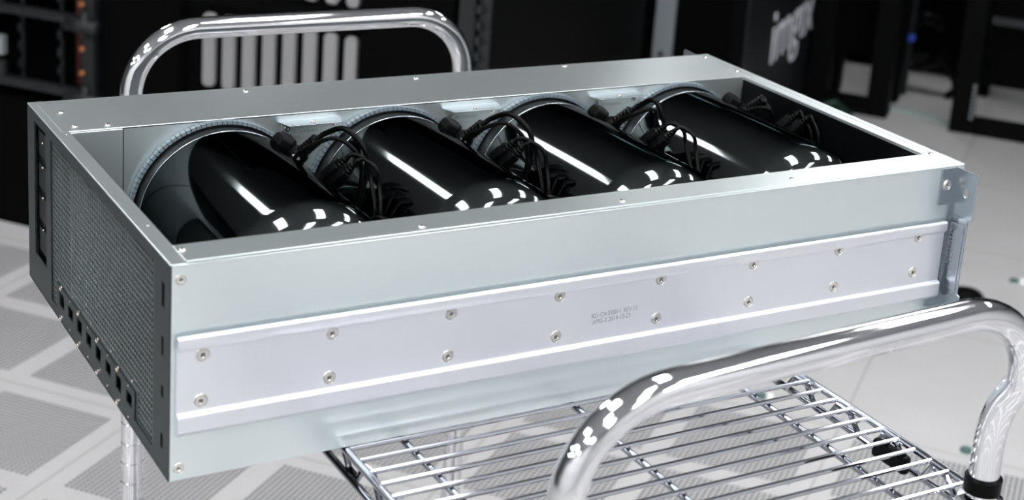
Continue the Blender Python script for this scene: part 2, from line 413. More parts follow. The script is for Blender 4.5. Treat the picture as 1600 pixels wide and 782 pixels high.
# near row on the left: open shelving rack, then the rack with the pale combs
J = 3.14
t = gthing('network_rack', -4.1, J, 'open black network rack with grey shelf rails and orange cage nuts at far left', 'server rack'); ij = (-4.1, J)
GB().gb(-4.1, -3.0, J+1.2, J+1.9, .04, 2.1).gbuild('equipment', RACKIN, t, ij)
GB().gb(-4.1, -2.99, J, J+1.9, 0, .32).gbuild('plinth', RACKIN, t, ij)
GB().gb(-3.045, -2.992, J-.01, J+.05, .32, 2.1).gbuild('post', RACKD, t, ij, .002)
GB().gb(-4.1, -4.04, J-.01, J+.05, .32, 2.1).gbuild('post', RACKD, t, ij, .002)
GB().gb(-4.1, -2.99, J, J+1.9, 2.05, 2.1).gbuild('top_panel', RACKB, t, ij)
GB().gb(-4.1, -4.08, J, J+1.9, .3, 2.1).gbuild('side_panel', RACKB, t, ij)
for z in (-.465, -.288, -.111, .066, .243):
    GB().gb(-4.08, -3.04, J+.0, J+.05, z+ZF-.009, z+ZF+.009).gbuild('shelf_rail', RACKD, t, ij, .001)
    g = GB(); z0 = z+ZF
    g.tube([Vector((-3.10*PITCH, (J-.02)*PITCH, z0-.005)), Vector((-2.965*PITCH, (J-.02)*PITCH, z0-.005))], .0175, 12)
    g.tube([Vector((-3.02*PITCH, (J-.02)*PITCH, z0-.03)), Vector((-3.02*PITCH, (J-.02)*PITCH, z0+.03))], .010, 12)
    g.gbuild('clamp', RACKD, t, ij, smooth=True)
for z in (-.242, -.348, -.406, -.13, -.02, .1):
    c = Vector((-3.034*PITCH, (J-.015)*PITCH, z+ZF)); g = GB()
    g.lathe(c, (0, -1, 0), [(0, .0062), (.006, .0062), (.006, .0035), (.002, .003)], 16)
    g.gbuild('cage_nut', ORANGE, t, ij, smooth=True)
for i in (-3.285, -3.09):
    g = GB(); g.gb(i-.011, i+.011, J+.3, J+.33, .32, 2.05); g.gbuild('cable_bundle', RED, t, ij)
for i in (-3.235, -3.42, -3.58):
    g = GB(); g.gb(i-.008, i+.008, J+.125, J+.135, .32, 1.9)
    for k in range(34): g.obox((i*PITCH, (J+.12)*PITCH, .34+k*.045), (.008,0,0), (0,.006,0), (0,0,.011))
    g.gbuild('cable_ring_strip', RACKD, t, ij, .003)
for (z, r_) in ((-.38,.016), (-.445,.018), (-.28,.014)):
    g = GB(); g.obox((-3.44*PITCH, (J+.02)*PITCH, z+ZF), (r_*.8,0,0), (0,.01,0), (0,0,r_*1.5)); g.gbuild('connector', RACKG if z == -.38 else RACKD, t, ij, .003)
# comb rack
t = gthing('network_rack', -2.98, J, 'black network rack with rows of pale vertical comb fingers behind the cart handle', 'server rack'); ij = (-2.98, J)
GB().gb(-2.975, -1.40, J+.06, J+1.9, 0, 1.46).gbuild('cabinet', RACKB, t, ij, .003)
GB().gb(-2.96, -2.62, J, J+.05, .1, 1.42).gbuild('door', RACKIN, t, ij, .003)
GB().gb(-1.88, -1.52, J, J+.05, .1, 1.42).gbuild('door', RACKIN, t, ij, .003)
GB().gb(-1.50, -1.44, J-.01, J+.06, .1, 1.45).gbuild('mounting_rail', RACKD, t, ij, .002)
g = GB(); g.gb(-1.43, -1.39, J+.005, J+.03, .32, 1.42)
for k in range(31):
    for s_ in (0, 1): g.obox(((-1.425+.028*s_)*PITCH, (J-.0)*PITCH, .34+k*.034+.015*s_), (.006,0,0), (0,.008,0), (0,0,.009))
g.gbuild('cable_ring_strip', RACKD, t, ij, .003)
for row, (z0, z1) in enumerate(((-.388, -.218), (-.152, .018))):
    c = gthing('cable_comb', -2.53, J, ['lower row of pale grey vertical comb fingers on the black rack', 'upper row of pale comb fingers, mostly hidden above the far handle'][row], 'cable organiser')
    GB().gb(-2.56, -1.9, J+.035, J+.058, z0+ZF-.01, z1+ZF+.01).gbuild('backplate', RACKIN, c, (-2.53, J))
    for k in range(8):
        ic = -2.505 + k*.0835
        g = GB(); w2 = .0152; cz0, cz1 = z0+ZF, z1+ZF
        poly = [(-w2, .008), (-w2+.006, 0), (w2-.006, 0), (w2, .008), (w2, cz1-cz0-.008), (w2-.006, cz1-cz0), (-w2+.006, cz1-cz0), (-w2, cz1-cz0-.008)]
        g.prism(poly, (ic*PITCH, (J+.012)*PITCH, cz0), (1,0,0), (0,0,1), (0,.016,0))
        g.gbuild('finger', COMB, c, (-2.53, J), .003)
closed_rack(-5.2, -4.12, J, J+1.9, 'black server rack at the far left end of the near row')
# small floor fittings
for (i, j, lab) in ((-.29, 3.10, 'small teal floor stud with a white cap seen through the wire shelf'), (.41, 3.04, 'small teal floor stud near the near handle leg'), (.41, 4.71, 'small teal floor stud with a white cap right of the rack ear')):
    t = thing('floor_stud', grid(i, j), lab, 'floor fitting', chassis=False); p = grid(i, j)
    MB().lathe(p, (0,0,1), [(0,0),(0,.013),(.006,.012),(.008,.006),(.008,0)], 20).build('base', TEAL, t, chassis=False, smooth=True)
    if j != 3.04:
        p2 = p + Vector((.012, -.016, 0)); MB().lathe(p2, (0,0,1), [(0,0),(0,.009),(.01,.008),(.013,.004),(.013,0)], 16).build('cap', WHITEP, t, chassis=False, smooth=True)

# ------------------------------------------------------------------ wire cart
cart = thing('wire_cart', (.368, .175, -ZS), 'chrome wire cart with a tubular handle at each end under the server chassis', 'cart')
def post(x, y):
    mb = MB().lathe((x, y, -.70), (0,0,1), [(0,0),(0,.0127),(.712,.0127),(.712,0)], 24)
    mb.mats = []; mb2 = MB(); prof = [(0,0),(0,.0127)]
    o = None
    pz = -.70
    for k in range(28):
        z = .020 + k*.0254
        if z < .70: prof += [(z-.0010,.0127),(z-.0008,.0119),(z+.0008,.0119),(z+.0010,.0127)]
    prof += [(.712,.0127),(.712,0)]
    MB().lathe((x, y, -.70), (0,0,1), prof, 28).build('post', CHROME, cart, smooth=True)
    m = MB().lathe((x, y, -.823), (0,0,1), [(.09,.0),(.09,.017),(.123,.017),(.123,0)], 16); m.box((x-.016,y-.012,-.745),(x+.016,y+.012,-.735)); c = m.build('caster', BLACK, cart)
    wv = MB().lathe((x-.012, y+.015, -.823+.045), (1,0,0), [(0,0),(0,.040),(.003,.045),(.021,.045),(.024,.040),(.024,0)], 28).build('wheel', TYRE, c, smooth=True)
PX = (.155, .582); PYN, PYF = -.271, .622
for x in PX:
    for y in (PYN, PYF): post(x, y)
def shelf(z, full=True):
    rt = 'top_shelf' if full else 'bottom_shelf'
    x0, x1, y0, y1 = .146, .5915, -.262, .613
    f = MB()
    for (a, b) in (((x0,y0,z-.003),(x0,y1,z-.003)), ((x1,y0,z-.003),(x1,y1,z-.003)), ((x0,y0-.012,z-.003),(x1,y0-.012,z-.003)), ((x0,y1+.012,z-.003),(x1,y1+.012,z-.003))):
        f.tube([a, b], .0034, 10)
        f.tube([Vector(a)+Vector((0,0,-.0205)), Vector(b)+Vector((0,0,-.0205))], .0033, 10)
    sh = f.build('frame', CHROMEW, cart, smooth=True); 
    # truss wire
    tr = MB()
    for x in (x0, x1):
        sx = -.006 if x < .3 else .006
        pts = []; y = y0 + .0195; k = 0
        # trapezoid wave matched to the visible wave of the right side
        ph = [(-.2278,0),(-.1979,-1),(-.1642-.018,-1)]
        y = -.262
        base = -.0425 + .0302; per = .0618
        n0 = math.floor((y0-base)/per)-1
        for n in range(n0, n0+17):
            b = base + n*per
            pts += [(b-.030, 0), (b-.0125, 0), (b-.002, -1), (b+.016, -1), (b+.0295, 0)][:4]
        pts = [(yy, h) for yy, h in pts if y0 <= yy <= y1]
        tr.tube([(x - (.0045 if x > .3 else -.0045), yy, z-.005 + h*.0165) for yy, h in pts], .0028, 8)
    for yy in (y0-.012, y1+.012):
        pts = []
        for n in range(7):
            xx = .172+n*.0618; pts += [(xx,0),(xx+.014,0),(xx+.024,-1),(xx+.046,-1)]
        tr.tube([(xx, yy, z-.004+h*.0175) for xx, h in pts if xx < .572], .0026, 8)
    tr.build('truss_wire', CHROMEW, cart, smooth=True)
    cr = MB()
    for x in (.1985, .3635, .5275): cr.tube([(x, y0-.012, z-.0072), (x, y1+.012, z-.0072)], .0033, 10)
    cr.build('cross_rod', CHROMEW, cart, smooth=True)
    wd = MB(); k = 0
    y = .0 - .0205*12
    while y < y1:
        if y > y0+.004: wd.tube([(x0+.002, y, z-.0021), (x1-.002, y, z-.0021)], .0021, 8)
        y += .0205
    # start/end hooks into the frame are part of the weld
    wd.build('deck_wires', CHROMEW, cart, smooth=True)
    for x in PX:
        for yy in (PYN, PYF):
            MB().lathe((x, yy, z-.03), (0,0,1), [(0,.0130),(0,.0175),(.024,.0195),(.030,.0185),(.032,.0130)], 24).build('collar', CHROME, cart, smooth=True)
shelf(-.0002); shelf(-.60, False)
def handle(pl, pr, top, rad, name='handle'):
    """pl, pr: lists of leg points bottom->top; rounded corners of radius rad"""
    A, B = Vector(pl[-1]), Vector(pr[-1]); P = [Vector(p) for p in pl[:-1]]
    pts = list(smoothpath(P + [A], 6)) if len(pl) > 2 else P + [A]
    d = (B-A).normalized(); up = Vector((0,0,1))
    # left corner
    c = A + d*rad
    for k in range(1, 13):
        a = math.pi/2*k/12; pts.append(c - d*rad*math.cos(a) + up*rad*math.sin(a)*(top[0]/rad))
    c = B - d*rad
    for k in range(0, 13):
        a = math.pi/2*k/12; pts.append(c + d*rad*math.sin(a) + up*rad*math.cos(a)*(top[1]/rad))
    rev = list(smoothpath([Vector(p) for p in pr], 6)) if len(pr) > 2 else [Vector(p) for p in pr]
    pts += rev[::-1][1:]
    MB().tube(pts, .0125, 28).build(name, CHROME, cart, smooth=True)
handle([(.155,-.271,.01),(.155,-.272,.045),(.155,-.292,.085),(.155,-.311,.106),(.155,-.314,.114)], [(.582,-.271,.01),(.582,-.271,.055),(.582,-.278,.085),(.582,-.290,.106),(.582,-.294,.114)], (.065,.067), .078)
handle([(.155,PYF,.01),(.155,PYF+.002,.04),(.156,PYF+.012,.07),(.158,PYF+.022,.095),(.159,PYF+.024,.114)], [(.582,PYF,.01),(.582,PYF+.002,.04),(.580,PYF+.014,.07),(.576,PYF+.024,.095),(.574,PYF+.026,.114)], (.074,.074), .076)
for x in PX: MB().lathe((x, PYN, .006), (0,0,1), [(0,.0127),(0,.0155),(.012,.0155),(.014,.0127)], 24).build('rubber_ring', BLACKM, cart, smooth=True)
for x in PX: MB().lathe((x, PYF, .006), (0,0,1), [(0,.0127),(0,.0155),(.012,.0155),(.014,.0127)], 24).build('rubber_ring', BLACKM, cart, smooth=True)
for o_ in ((.609, -.150),):
    hk = MB(); hk.obox((.578, -.170, -.0130), (.0045,0,0), (0,.021,0), (0,0,.0085)); 
    tag(hk.build('cable_tie_pouch', BLACK, bevel=.003), 'black clip tucked under the right rim of the wire shelf', 'clip')
p = Vector((2.466, 1.516, 0))
gr = thing('floor_grommet', p, 'black round cable grommet on the floor just behind the rack ear', 'floor fitting', chassis=False)
MB().lathe(p, (0,0,1), [(0,0),(0,.050),(.012,.047),(.024,.036),(.028,.018),(.028,0)], 32).build('cover', BLACK, gr, chassis=False, smooth=True)
MB().lathe(p, (0,0,1), [(.0272,.008),(.0290,.010),(.0290,.016),(.0272,.018)], 24).build('brush_rim', BLACKM, gr, chassis=False, smooth=True)

# ------------------------------------------------------------------ server chassis
L, W, H = .794, .44, .177
ch = thing('server_chassis', (L/2, W/2, 0), 'long galvanised steel server chassis with its lid off, resting on the wire cart', 'server chassis')
T = .0014
def part(mb, name, m=STEEL, **k): return mb.build(name, m, ch, **k)
part(MB().box((.0, .002, .0003), (L-.002, W-.002, .0017)), 'floor_pan', PITCHB)
side = part(MB().box((.0008, 0, .0004), (L-.001, T, H-.0012)).box((.0008, 0, H-.0022), (L-.001, .0044, H-.0006)), 'side_panel', bevel=.0004)
part(MB().box((.0008, W-T, .0004), (L-.001, W, H-.0006)), 'side_panel', bevel=.0006)
part(MB().box((.0125, .0048, H-.0014), (.7885, .0385, H)).box((.0125, .0373, H-.012), (.7725, .0385, H-.001)), 'top_rim', bevel=.0005, label='front top rim of the opening')
part(MB().box((.0065, .3385, H-.0014), (.7845, .4375, H)), 'top_cover', bevel=.0006, label='wide steel strip over the rear air duct')
part(MB().box((-.0002, .0008, H-.0016), (.0135, .4392, H-.0001)).box((.0121, .03, H-.012), (.0135, .338, H-.001)), 'top_rim', bevel=.0006, label='left top rim of the opening')
part(MB().box((.7725, .0385, H-.0014), (.7850, .3385, H)).box((.7855, .0008, H-.0012), (.794, .4392, H-.0001)).box((.7725,.0385,H-.012),(.7735,.3385,H-.001)), 'top_rim', bevel=.0005, label='right top rim of the opening')
part(MB().box((.7925, .0015, .0006), (.794, .4385, H-.0012)), 'end_panel', bevel=.0004)
part(MB().box((.7722, .0385, .002), (.7735, .337, H-.003)), 'inner_black_sheet', PITCHB)  # plain black sheet added over the inner face of the right end
# rear (left) panel with cut-outs and vent mesh
holes = [(.371, .414, .0335, .166)]
MY0, MY1, MZ0, MZ1 = .041, .353, .0345, .1655
holes += [(MY0, MY1, MZ0, MZ1), (.335, MY1, .0095, MZ0), (MY0, .089, .0105, MZ0)]
for k in range(8):
    yc = .3158 - k*.0303; tall = .0008 if k % 2 == 0 else 0
    holes.append((yc-.0078, yc+.0078, .0165-tall, .0278+tall))
holes += [(.0145, .0215, .137, .1565), (.0150, .0205, .0975, .113), (.0145, .0205, .0635, .073), (.0145, .0205, .021, .033)]
part(MB().plate(.0005, W-.0005, .0005, H-.0008, holes, lambda a, b, d: (d, a, b), T), 'rear_panel', DARK)
mh = []; ny = 56; py = (MY1-MY0)/ny
nz = int(round((MZ1-.0105)/py)); pz = (MZ1-.0105)/nz
for a in range(ny):
    for b in range(nz):
        y0, z0 = MY0+a*py+.00065, .0105+b*pz+.00065
        y1, z1 = MY0+(a+1)*py-.00065, .0105+(b+1)*pz-.00065
        if z0 < MZ0 and not (y0 > .335 or y1 < .089): continue
        mh.append((round(y0,5), round(y1,5), round(z0,5), round(z1,5)))
mh.append((.0905, .3335, .0085, .0335))
part(MB().plate(MY0-.002, MY1+.002, .0085, MZ1+.002, mh, lambda a, b, d: (d+.0016, a, b), .0008), 'vent_mesh', MESHM)
part(MB().box((.0045, .0935, .002), (.0060, .334, .0330)), 'cutout_shade_plate', PITCHB)  # added black plates, giving the cut-outs their shaded inside
part(MB().box((.0045, .0120, .002), (.0060, .0385, .1650)), 'cutout_shade_plate', PITCHB)
# socket strip behind the slot
s = part(MB().box((.004, .368, .030), (.03, .418, .169)), 'socket_strip', BLACK)
for k, z in enumerate((.052, .084, .116, .148)):
    MB().box((.0025, .378, z-.0125), (.0045, .408, z+.0125)).build('socket', PITCHB, s, bevel=.001)
for (y, z) in ((.392, .126), (.392, .096), (.392, .064), (.392, .150)):
    MB().lathe((.0025, y, z), (-1,0,0), [(0,.0012),(.0008,.0008),(.001,0)], 10).build('pin', BRASS, s, smooth=True)
# inner wall with four round openings
XC = [.1530, .3295, .5060, .6825]; ZC = .0885; RC = .0835
iw = MB()
def cellwall(mb, x0, x1, xc, r, z0=.0017, z1=H-.0016, y=.338, th=.0012, n=96):
    ang = [2*math.pi*k/n for k in range(n)]
    for (px, pz) in ((x0,z0),(x1,z0),(x1,z1),(x0,z1)): ang.append(math.atan2(pz-ZC, px-xc) % (2*math.pi))
    ang = sorted(set(ang)); vs = []
    for a in ang:
        c, s_ = math.cos(a), math.sin(a); t = 9
        if c > 1e-9: t = min(t, (x1-xc)/c)
        if c < -1e-9: t = min(t, (x0-xc)/c)
        if s_ > 1e-9: t = min(t, (z1-ZC)/s_)
        if s_ < -1e-9: t = min(t, (z0-ZC)/s_)
        vs += [(xc+r*c, y, ZC+r*s_), (xc+t*c, y, ZC+t*s_), (xc+r*c, y+th, ZC+r*s_)]
    m = len(ang); fs = []
    for k in range(m):
        a, b = 3*k, 3*((k+1) % m); fs += [(a, a+1, b+1, b), (a, b, b+2, a+2)]
    mb.add(vs, fs)
for k, xc in enumerate(XC):
    x0 = .0625 if k == 0 else (XC[k-1]+xc)/2; x1 = .7725 if k == 3 else (XC[k+1]+xc)/2
    cellwall(iw, x0, x1, xc, .0862)
part(iw, 'duct_wall', STEEL, fixn=True)
part(MB().box((.0135, .338, .002), (.0618, .3394, H-.0016)), 'duct_wall', STEEL, bevel=.0005, label='narrow end section of the duct wall')
part(MB().box((.0600, .3392, .002), (.0630, .341, H-.0016)), 'seam_strip', BASEG)
part(MB().box((.02, .42, .004), (.77, .424, .16)), 'duct_liner', PITCHB)
# toothed nylon edging round each opening
for xc in XC:
    e = MB(); n = 108
    e.lathe((xc, .3372, ZC), (0,-1,0), [(0,.0855),(0,.0885),(.0016,.0885),(.0016,.0855)], 96)
    for k in range(n):
        a0 = 2*math.pi*k/n; a1 = a0 + 2*math.pi/n*.86
        vs = []
        for (a, r, y) in [(a0,.0852,.3306),(a1,.0852,.3306),(a1,.0884,.3306),(a0,.0884,.3306),(a0,.0852,.3364),(a1,.0852,.3364),(a1,.0884,.3364),(a0,.0884,.3364)]:
            vs.append((xc+r*math.cos(a), y, ZC+r*math.sin(a)))
        e.add(vs, [(0,1,2,3),(7,6,5,4),(0,4,5,1),(1,5,6,2),(2,6,7,3),(3,7,4,0)])
    part(e, 'edging_ring', EDGE)
    part(MB().lathe((xc, .3385, ZC), (0,-1,0), [(-.001,.0862),(.0056,.0853),(.0068,.0836),(.0056,.0822)], 96), 'gasket', BASEG, smooth=True)
    part(MB().lathe((xc, .3385, ZC), (0,-1,0), [(.0050,.0826),(.0110,.0822),(.0165,.0800),(.0165,.066),(-.02,.064)], 96), 'intake_collar', COLLAR, smooth=True)
# screws
def screw_mesh(kind):
    mb = MB()
    if kind == 'pan': mb.lathe((0,0,0), (0,0,1), [(0,.0030),(.0007,.0030),(.0013,.0024),(.0016,.0012),(.0016,0)], 16, SCREWM); mb.box((-.0013,-.0003,.0014),(.0013,.0003,.00175), SCREWD).box((-.0003,-.0013,.0014),(.0003,.0013,.00175), SCREWD)
    elif kind == 'sunk':
        mb.lathe((0,0,0), (0,0,1), [(.0001,.0056),(.0004,.0053),(.0004,.0049),(.0001,.0046),(.0001,.0043),(.0009,.0040),(.0009,.0020),(.0004,.0014),(.0004,0)], 24, SCREWM)
        mb.box((-.0021,-.0004,.0004),(.0021,.0004,.00101), SCREWD).box((-.0004,-.0021,.0004),(.0004,.0021,.00101), SCREWD).lathe((0,0,.00045),(0,0,1),[(0,.0014),(.0001,0)],10,SCREWD)
    else: mb.lathe((0,0,0), (0,0,1), [(0,.0026),(.0010,.0026),(.0016,.0018),(.0016,.0008),(.0008,.0006),(.0008,0)], 12, BRASS)
    me = bpy.data.meshes.new('screw_'+kind); me.from_pydata([tuple(v) for v in mb.v], [], mb.f)
    for q in mb.mats: me.materials.append(q)
    for p, k in zip(me.polygons, mb.mi): p.material_index = k; p.use_smooth = True
    try: me.set_sharp_from_angle(angle=math.radians(40))
    except Exception: pass
    return me
SM = {k: screw_mesh(k) for k in ('pan', 'sunk', 'nick')}
def screw(pos, normal, kind='pan', parent=None, s=1.0, spin=None):
    parent = parent or ch
    o = bpy.data.objects.new('screw', SM[kind]); COL.objects.link(o); o.parent = parent
    o.location = Vector(pos) + Vector((0,0,ZS)) - parent_world(parent)
    q = Vector((0,0,1)).rotation_difference(Vector(normal)); o.rotation_mode = 'QUATERNION'
    from mathutils import Quaternion
    o.rotation_quaternion = q @ Quaternion((0,0,1), random.uniform(0, 1.5) if spin is None else spin); o.scale = (s, s, s)
    return o
for (x, y) in ((.0205,.3975),(.0210,.351),(.0501,.347),(.2095,.4225),(.3995,.4238),(.5877,.4291),(.7800,.4235),(.7800,.3600)): screw((x, y, H), (0,0,1))
for (x, y) in ((.0165,.0265),(.2082,.0128),(.4,.0137),(.5887,.0155),(.7803,.0350)): screw((x, y, H), (0,0,1))
for y in (.33, .085): screw((.0085, y, H-.0004), (0,0,1), s=.45)
for k in range(4):
    y = .3168 - k*.0606
    screw((-.0000, y, .0348), (-1,0,0), 'nick'); screw((-.0000, y, .0054), (-1,0,0), 'nick')
    screw((-.0000, y-.030, .0335), (-1,0,0), 'nick', s=.4); screw((-.0000, y-.030, .0060), (-1,0,0), 'nick', s=.4)
    screw((.0012, y-.037, .0405), (-1,0,0), 'nick', s=.55)
for (x, z) in ((.0075,.1645),(.0075,.0105)): screw((x, 0, z), (0,-1,0), 'sunk', s=.8)
# slide rail on the near side
def bead(cy, cz, rr, a, b, n=7): return [(cy+rr*math.cos(math.radians(a+(b-a)*q/n)), cz+rr*math.sin(math.radians(a+(b-a)*q/n))) for q in range(n+1)]
prof = [(-.0002,.1110),(-.0022,.1110)] + bead(-.0049,.1203,.0026,80,185) + [(-.0077,.1145),(-.0062,.1117),(-.0046,.1110)] + [(-.0046,.0606)] + bead(-.0056,.0572,.0030,95,185) + [(-.0083,.0455),(-.0045,.0414),(-.0002,.0408)]
rail = part(MB().prism([(y, z) for y, z in prof], (.0040, -.0002, -.0018), (0,1,0), (0,0,1), (.7700,0,0)), 'slide_rail', RAIL, smooth=True, label='long pressed steel slide rail riveted along the side')
xs = [.0235, .1268, .2305, .3330, .4362, .5380, .6390, .7395]
for k, x in enumerate(xs):
    screw((x, -.0047, .1045+.0006*k-.0004), (0,-1,0), 'sunk', rail); screw((x-.001, -.0047, .0665+.0007*k), (0,-1,0), 'sunk', rail)
textmesh('printed_text', '821-C4-0300-1_REV 01\n AMG-3 2014-10-23', .0062, (.3665, -.00495, .0800), (1,0,.03), (0,0,1), INK, rail, sx=.80, shear=0)
# rack ears
def ear(y0, s, txt):
    mb = MB()
    x = .7815
    yy = lambda d: y0 + s*d
    poly = [(0,.1752),(.0300,.1752),(.0305,.1735),(.0300,.1280),(.0255,.1262),(.0255,.0500),(.0290,.0488),(.0290,.0200),(.0255,.0180),(.0255,.0030),(0,.0030)]
    # hole in the tab: build the plate round it
    hy, hz, hr = .0180, .1530, .0042
    outer = [(d, z) for d, z in poly]
    top = [(0,.128),(0,.1752),(.0300,.1752),(.0305,.1735),(.0300,.128)]
    bot = [(0,.0030),(0,.128),(.0300,.128),(.0255,.1262),(.0255,.0500),(.0290,.0488),(.0290,.0200),(.0255,.0180),(.0255,.0030)]
    n = 32; th = .0018
    ring_i = [(hy+hr*math.cos(2*math.pi*k/n)*.85, hz+hr*1.25*math.sin(2*math.pi*k/n)) for k in range(n)]
    def rayout(a):
        c, sn = math.cos(a), math.sin(a); t = 9
        if c > 1e-9: t = min(t, (.0302-hy)/c)
        if c < -1e-9: t = min(t, (0-hy)/c)
        if sn > 1e-9: t = min(t, (.1752-hz)/sn)
        if sn < -1e-9: t = min(t, (.128-hz)/sn)
        return hy+t*c, hz+t*sn
    angs = sorted(set([2*math.pi*k/n for k in range(n)] + [math.atan2(b-hz, a-hy) % (2*math.pi) for a, b in ((0,.128),(.0302,.128),(.0302,.1752),(0,.1752))]))
    vs = []
    for a in angs:
        i_ = (hy+hr*.85*math.cos(a), hz+hr*1.1*math.sin(a)); o_ = rayout(a)
        for xx in (x, x+th): vs += [(xx, yy(i_[0]), i_[1]), (xx, yy(o_[0]), o_[1])]
    m = len(angs); fs = []
    for k in range(m):
        a, b = 4*k, 4*((k+1) % m)
        fs += [(a, a+1, b+1, b), (a+2, b+2, b+3, a+3), (a, b, b+2, a+2), (a+1, a+3, b+3, b+1)]
    mb.add(vs, fs)
    mb.prism([(s*a, b) for a, b in bot], (x, y0, 0), (0,1,0), (0,0,1), (th,0,0))
    e = mb.build('rack_ear', EARM, ch, bevel=.0003)
    st = MB()
    f0, f1 = yy(0), yy(.0016)
    st.prism([(.7632,.1375),(.7632,.1748),(.7820,.1748),(.7820,.0030),(.7700,.0030),(.7700,.0300),(.7640,.0300),(.7640,.0390),(.7768,.0392),(.7768,.1370)], (0, yy(.0001), 0), (1,0,0), (0,0,1), (0, s*.0014, 0))
    st.build('ear_flange', EARM, ch, bevel=.0003)
    if s < 0:
        screw((.7710, yy(.0016), .1575), (0,-1,0), 'sunk'); screw((.7700, yy(.0016), .0210), (0,-1,0), 'sunk')
        # raised stiffener on the ear
        MB().prism([(-.0225,.052),(-.0225,.120),(-.0055,.120),(-.0055,.052)], (x-.0010, 0, 0), (0,1,0), (0,0,1), (.0012,0,0)).build('stiffener', EARM, e, bevel=.0006)
        textmesh('printed_text', '821-24-0170_REV   01\nAMG-3 2014-10-23', .0054, (x-.00115, -.0100, .1190), (0,0,-1), (0,-1,0), INK, e, sx=.98)
    return e
ear(0, -1, True); ear(W, 1, False)
# tabs on the duct wall between the computers
for k, x in enumerate((.2445, .4215, .5985)):
    b = MB(); b.prism([(-.0325,0),(.0325,0),(.0275,-.0165),(-.0275,-.0165)], (x, .338, .1685), (1,0,0), (0,1,0), (0,0,.0011))
    br = b.build('bracket', EARM, ch, bevel=.0004)
    MB().box((x-.029, .3368, .1525), (x+.029, .3381, .1685)).build('back_plate', STEEL, br, bevel=.0004)
    screw((x, .329, .1696), (0,0,1), 'nick', br, .9)
    for dx in (-.0235, .0245): screw((x+dx, .3368, .1620), (0,-1,0), 'sunk', br, .55)
    textmesh('printed_text', '821-C4-0310-1', .0042, (x-.018, .3366, .1570), (1,0,0), (0,0,1), FAINT, br)

# ------------------------------------------------------------------ cylinder computers
def computer():
    x = XC[0]; c = (x, 0, ZC)
    t = thing('cylinder_computer', (x, .205, 0), '', 'computer')
    yN, yF = .0850, .3190
    prof = [(yF+.004,.070),(yF+.004,.0785),(yF+.0035,.0795),(yF,.0800)]
    MB().lathe(c, (0,1,0), [(yF+.010,.0),(yF+.010,.074),(yF+.002,.0765),(yF-.004,.0765)], 96).build('base', BASEG, t, smooth=True)
    sh = [(yF-.004,.0765),(yF,.0800),(yF-.0005,.0818),(yF-.003,.0832),(yF-.006,.0835),(.200,.0835),(.1170,.0835)]
    for k in range(1, 15):
        a = math.pi*.5*k/14; sh.append((.1170-.0320*math.sin(a), .0600+.0235*math.cos(a)))
    for k in range(1, 9):
        a = math.pi*.5*k/8; sh.append((.0850+.008*(1-math.cos(a)), .0600-.007*math.sin(a)))
    sh += [(.110,.0525),(.128,.052)]
    MB().lathe(c, (0,1,0), sh, 160).build('shell', SHELL, t, smooth=True, fixn=True)
    MB().lathe(c, (0,1,0), [(yF-.0036,.0829),(yF-.0031,.0836),(yF-.0026,.0835),(yF-.0023,.0826)], 96).build('rim_glint_ring', EARM, t, smooth=True)  # pale ring drawn as the highlight along the shell's far edge
    fan = MB(); fan.lathe(c, (0,1,0), [(.128,.052),(.128,.0)], 48)
    for k in range(36):
        a = 2*math.pi*k/36; u = Vector((math.cos(a), 0, math.sin(a))); v = Vector((-math.sin(a), 0, math.cos(a)))
        fan.obox(Vector((x, .124, ZC))+u*.034, u*.017, v*.0006, Vector((0,.003,0)))
    fan.lathe(c, (0,1,0), [(.118,0),(.118,.014),(.121,.016),(.128,.016)], 32)
    fan.build('exhaust_fan', PITCHB, t)
    # connector panel on the flank turned to the right
    a0, a1 = math.radians(4), math.radians(42)
    io = MB(); n = 16; r1 = .0840
    io.lathe(c, (0,1,0), [(.150,.0833),(.1505,r1),(.3005,r1),(.301,.0833)], n, a0=a0, a1=a1, ref=(1,0,0)) if False else None
    pts = []
    for k in range(n+1):
        a = a0+(a1-a0)*k/n
        for (yy, r) in ((.150,.0830),(.1505,r1),(.3005,r1),(.301,.0830)): pts.append((x+r*math.cos(a), yy, ZC+r*math.sin(a)))
    fs = [(4*k+q, 4*k+q+1, 4*k+q+5, 4*k+q+4) for k in range(n) for q in range(3)]
    fs += [(0,1,2,3), (4*n+3,4*n+2,4*n+1,4*n)]
    io.add(pts, fs); iop = io.build('connector_panel', BLACK, t, smooth=False)
    for (yy, deg) in ((.17,22),(.185,22),(.20,22),(.17,34),(.185,34),(.20,34)):
        a = math.radians(deg); u = Vector((math.cos(a),0,math.sin(a))); v = Vector((-math.sin(a),0,math.cos(a)))
        MB().obox(Vector((x,yy,ZC))+u*.0842, u*.0004, v*.0045, Vector((0,.0025,0))).build('port', PITCHB, iop)
    return t
LC = ['polished black cylindrical computer at the left end beside the mesh panel, its white streak short', 'second polished black cylindrical computer from the mesh panel end', 'third polished black cylindrical computer from the mesh panel end', 'polished black cylindrical computer at the right end beside the empty bay wall']
c1 = computer(); comps = [c1]
for k in range(1, 4): comps.append(copy_tree(c1))
for k, o in enumerate(comps):
    o.location.x = XC[k]; tag(o, LC[k], 'computer', 'cylindrical computers lying in the chassis')

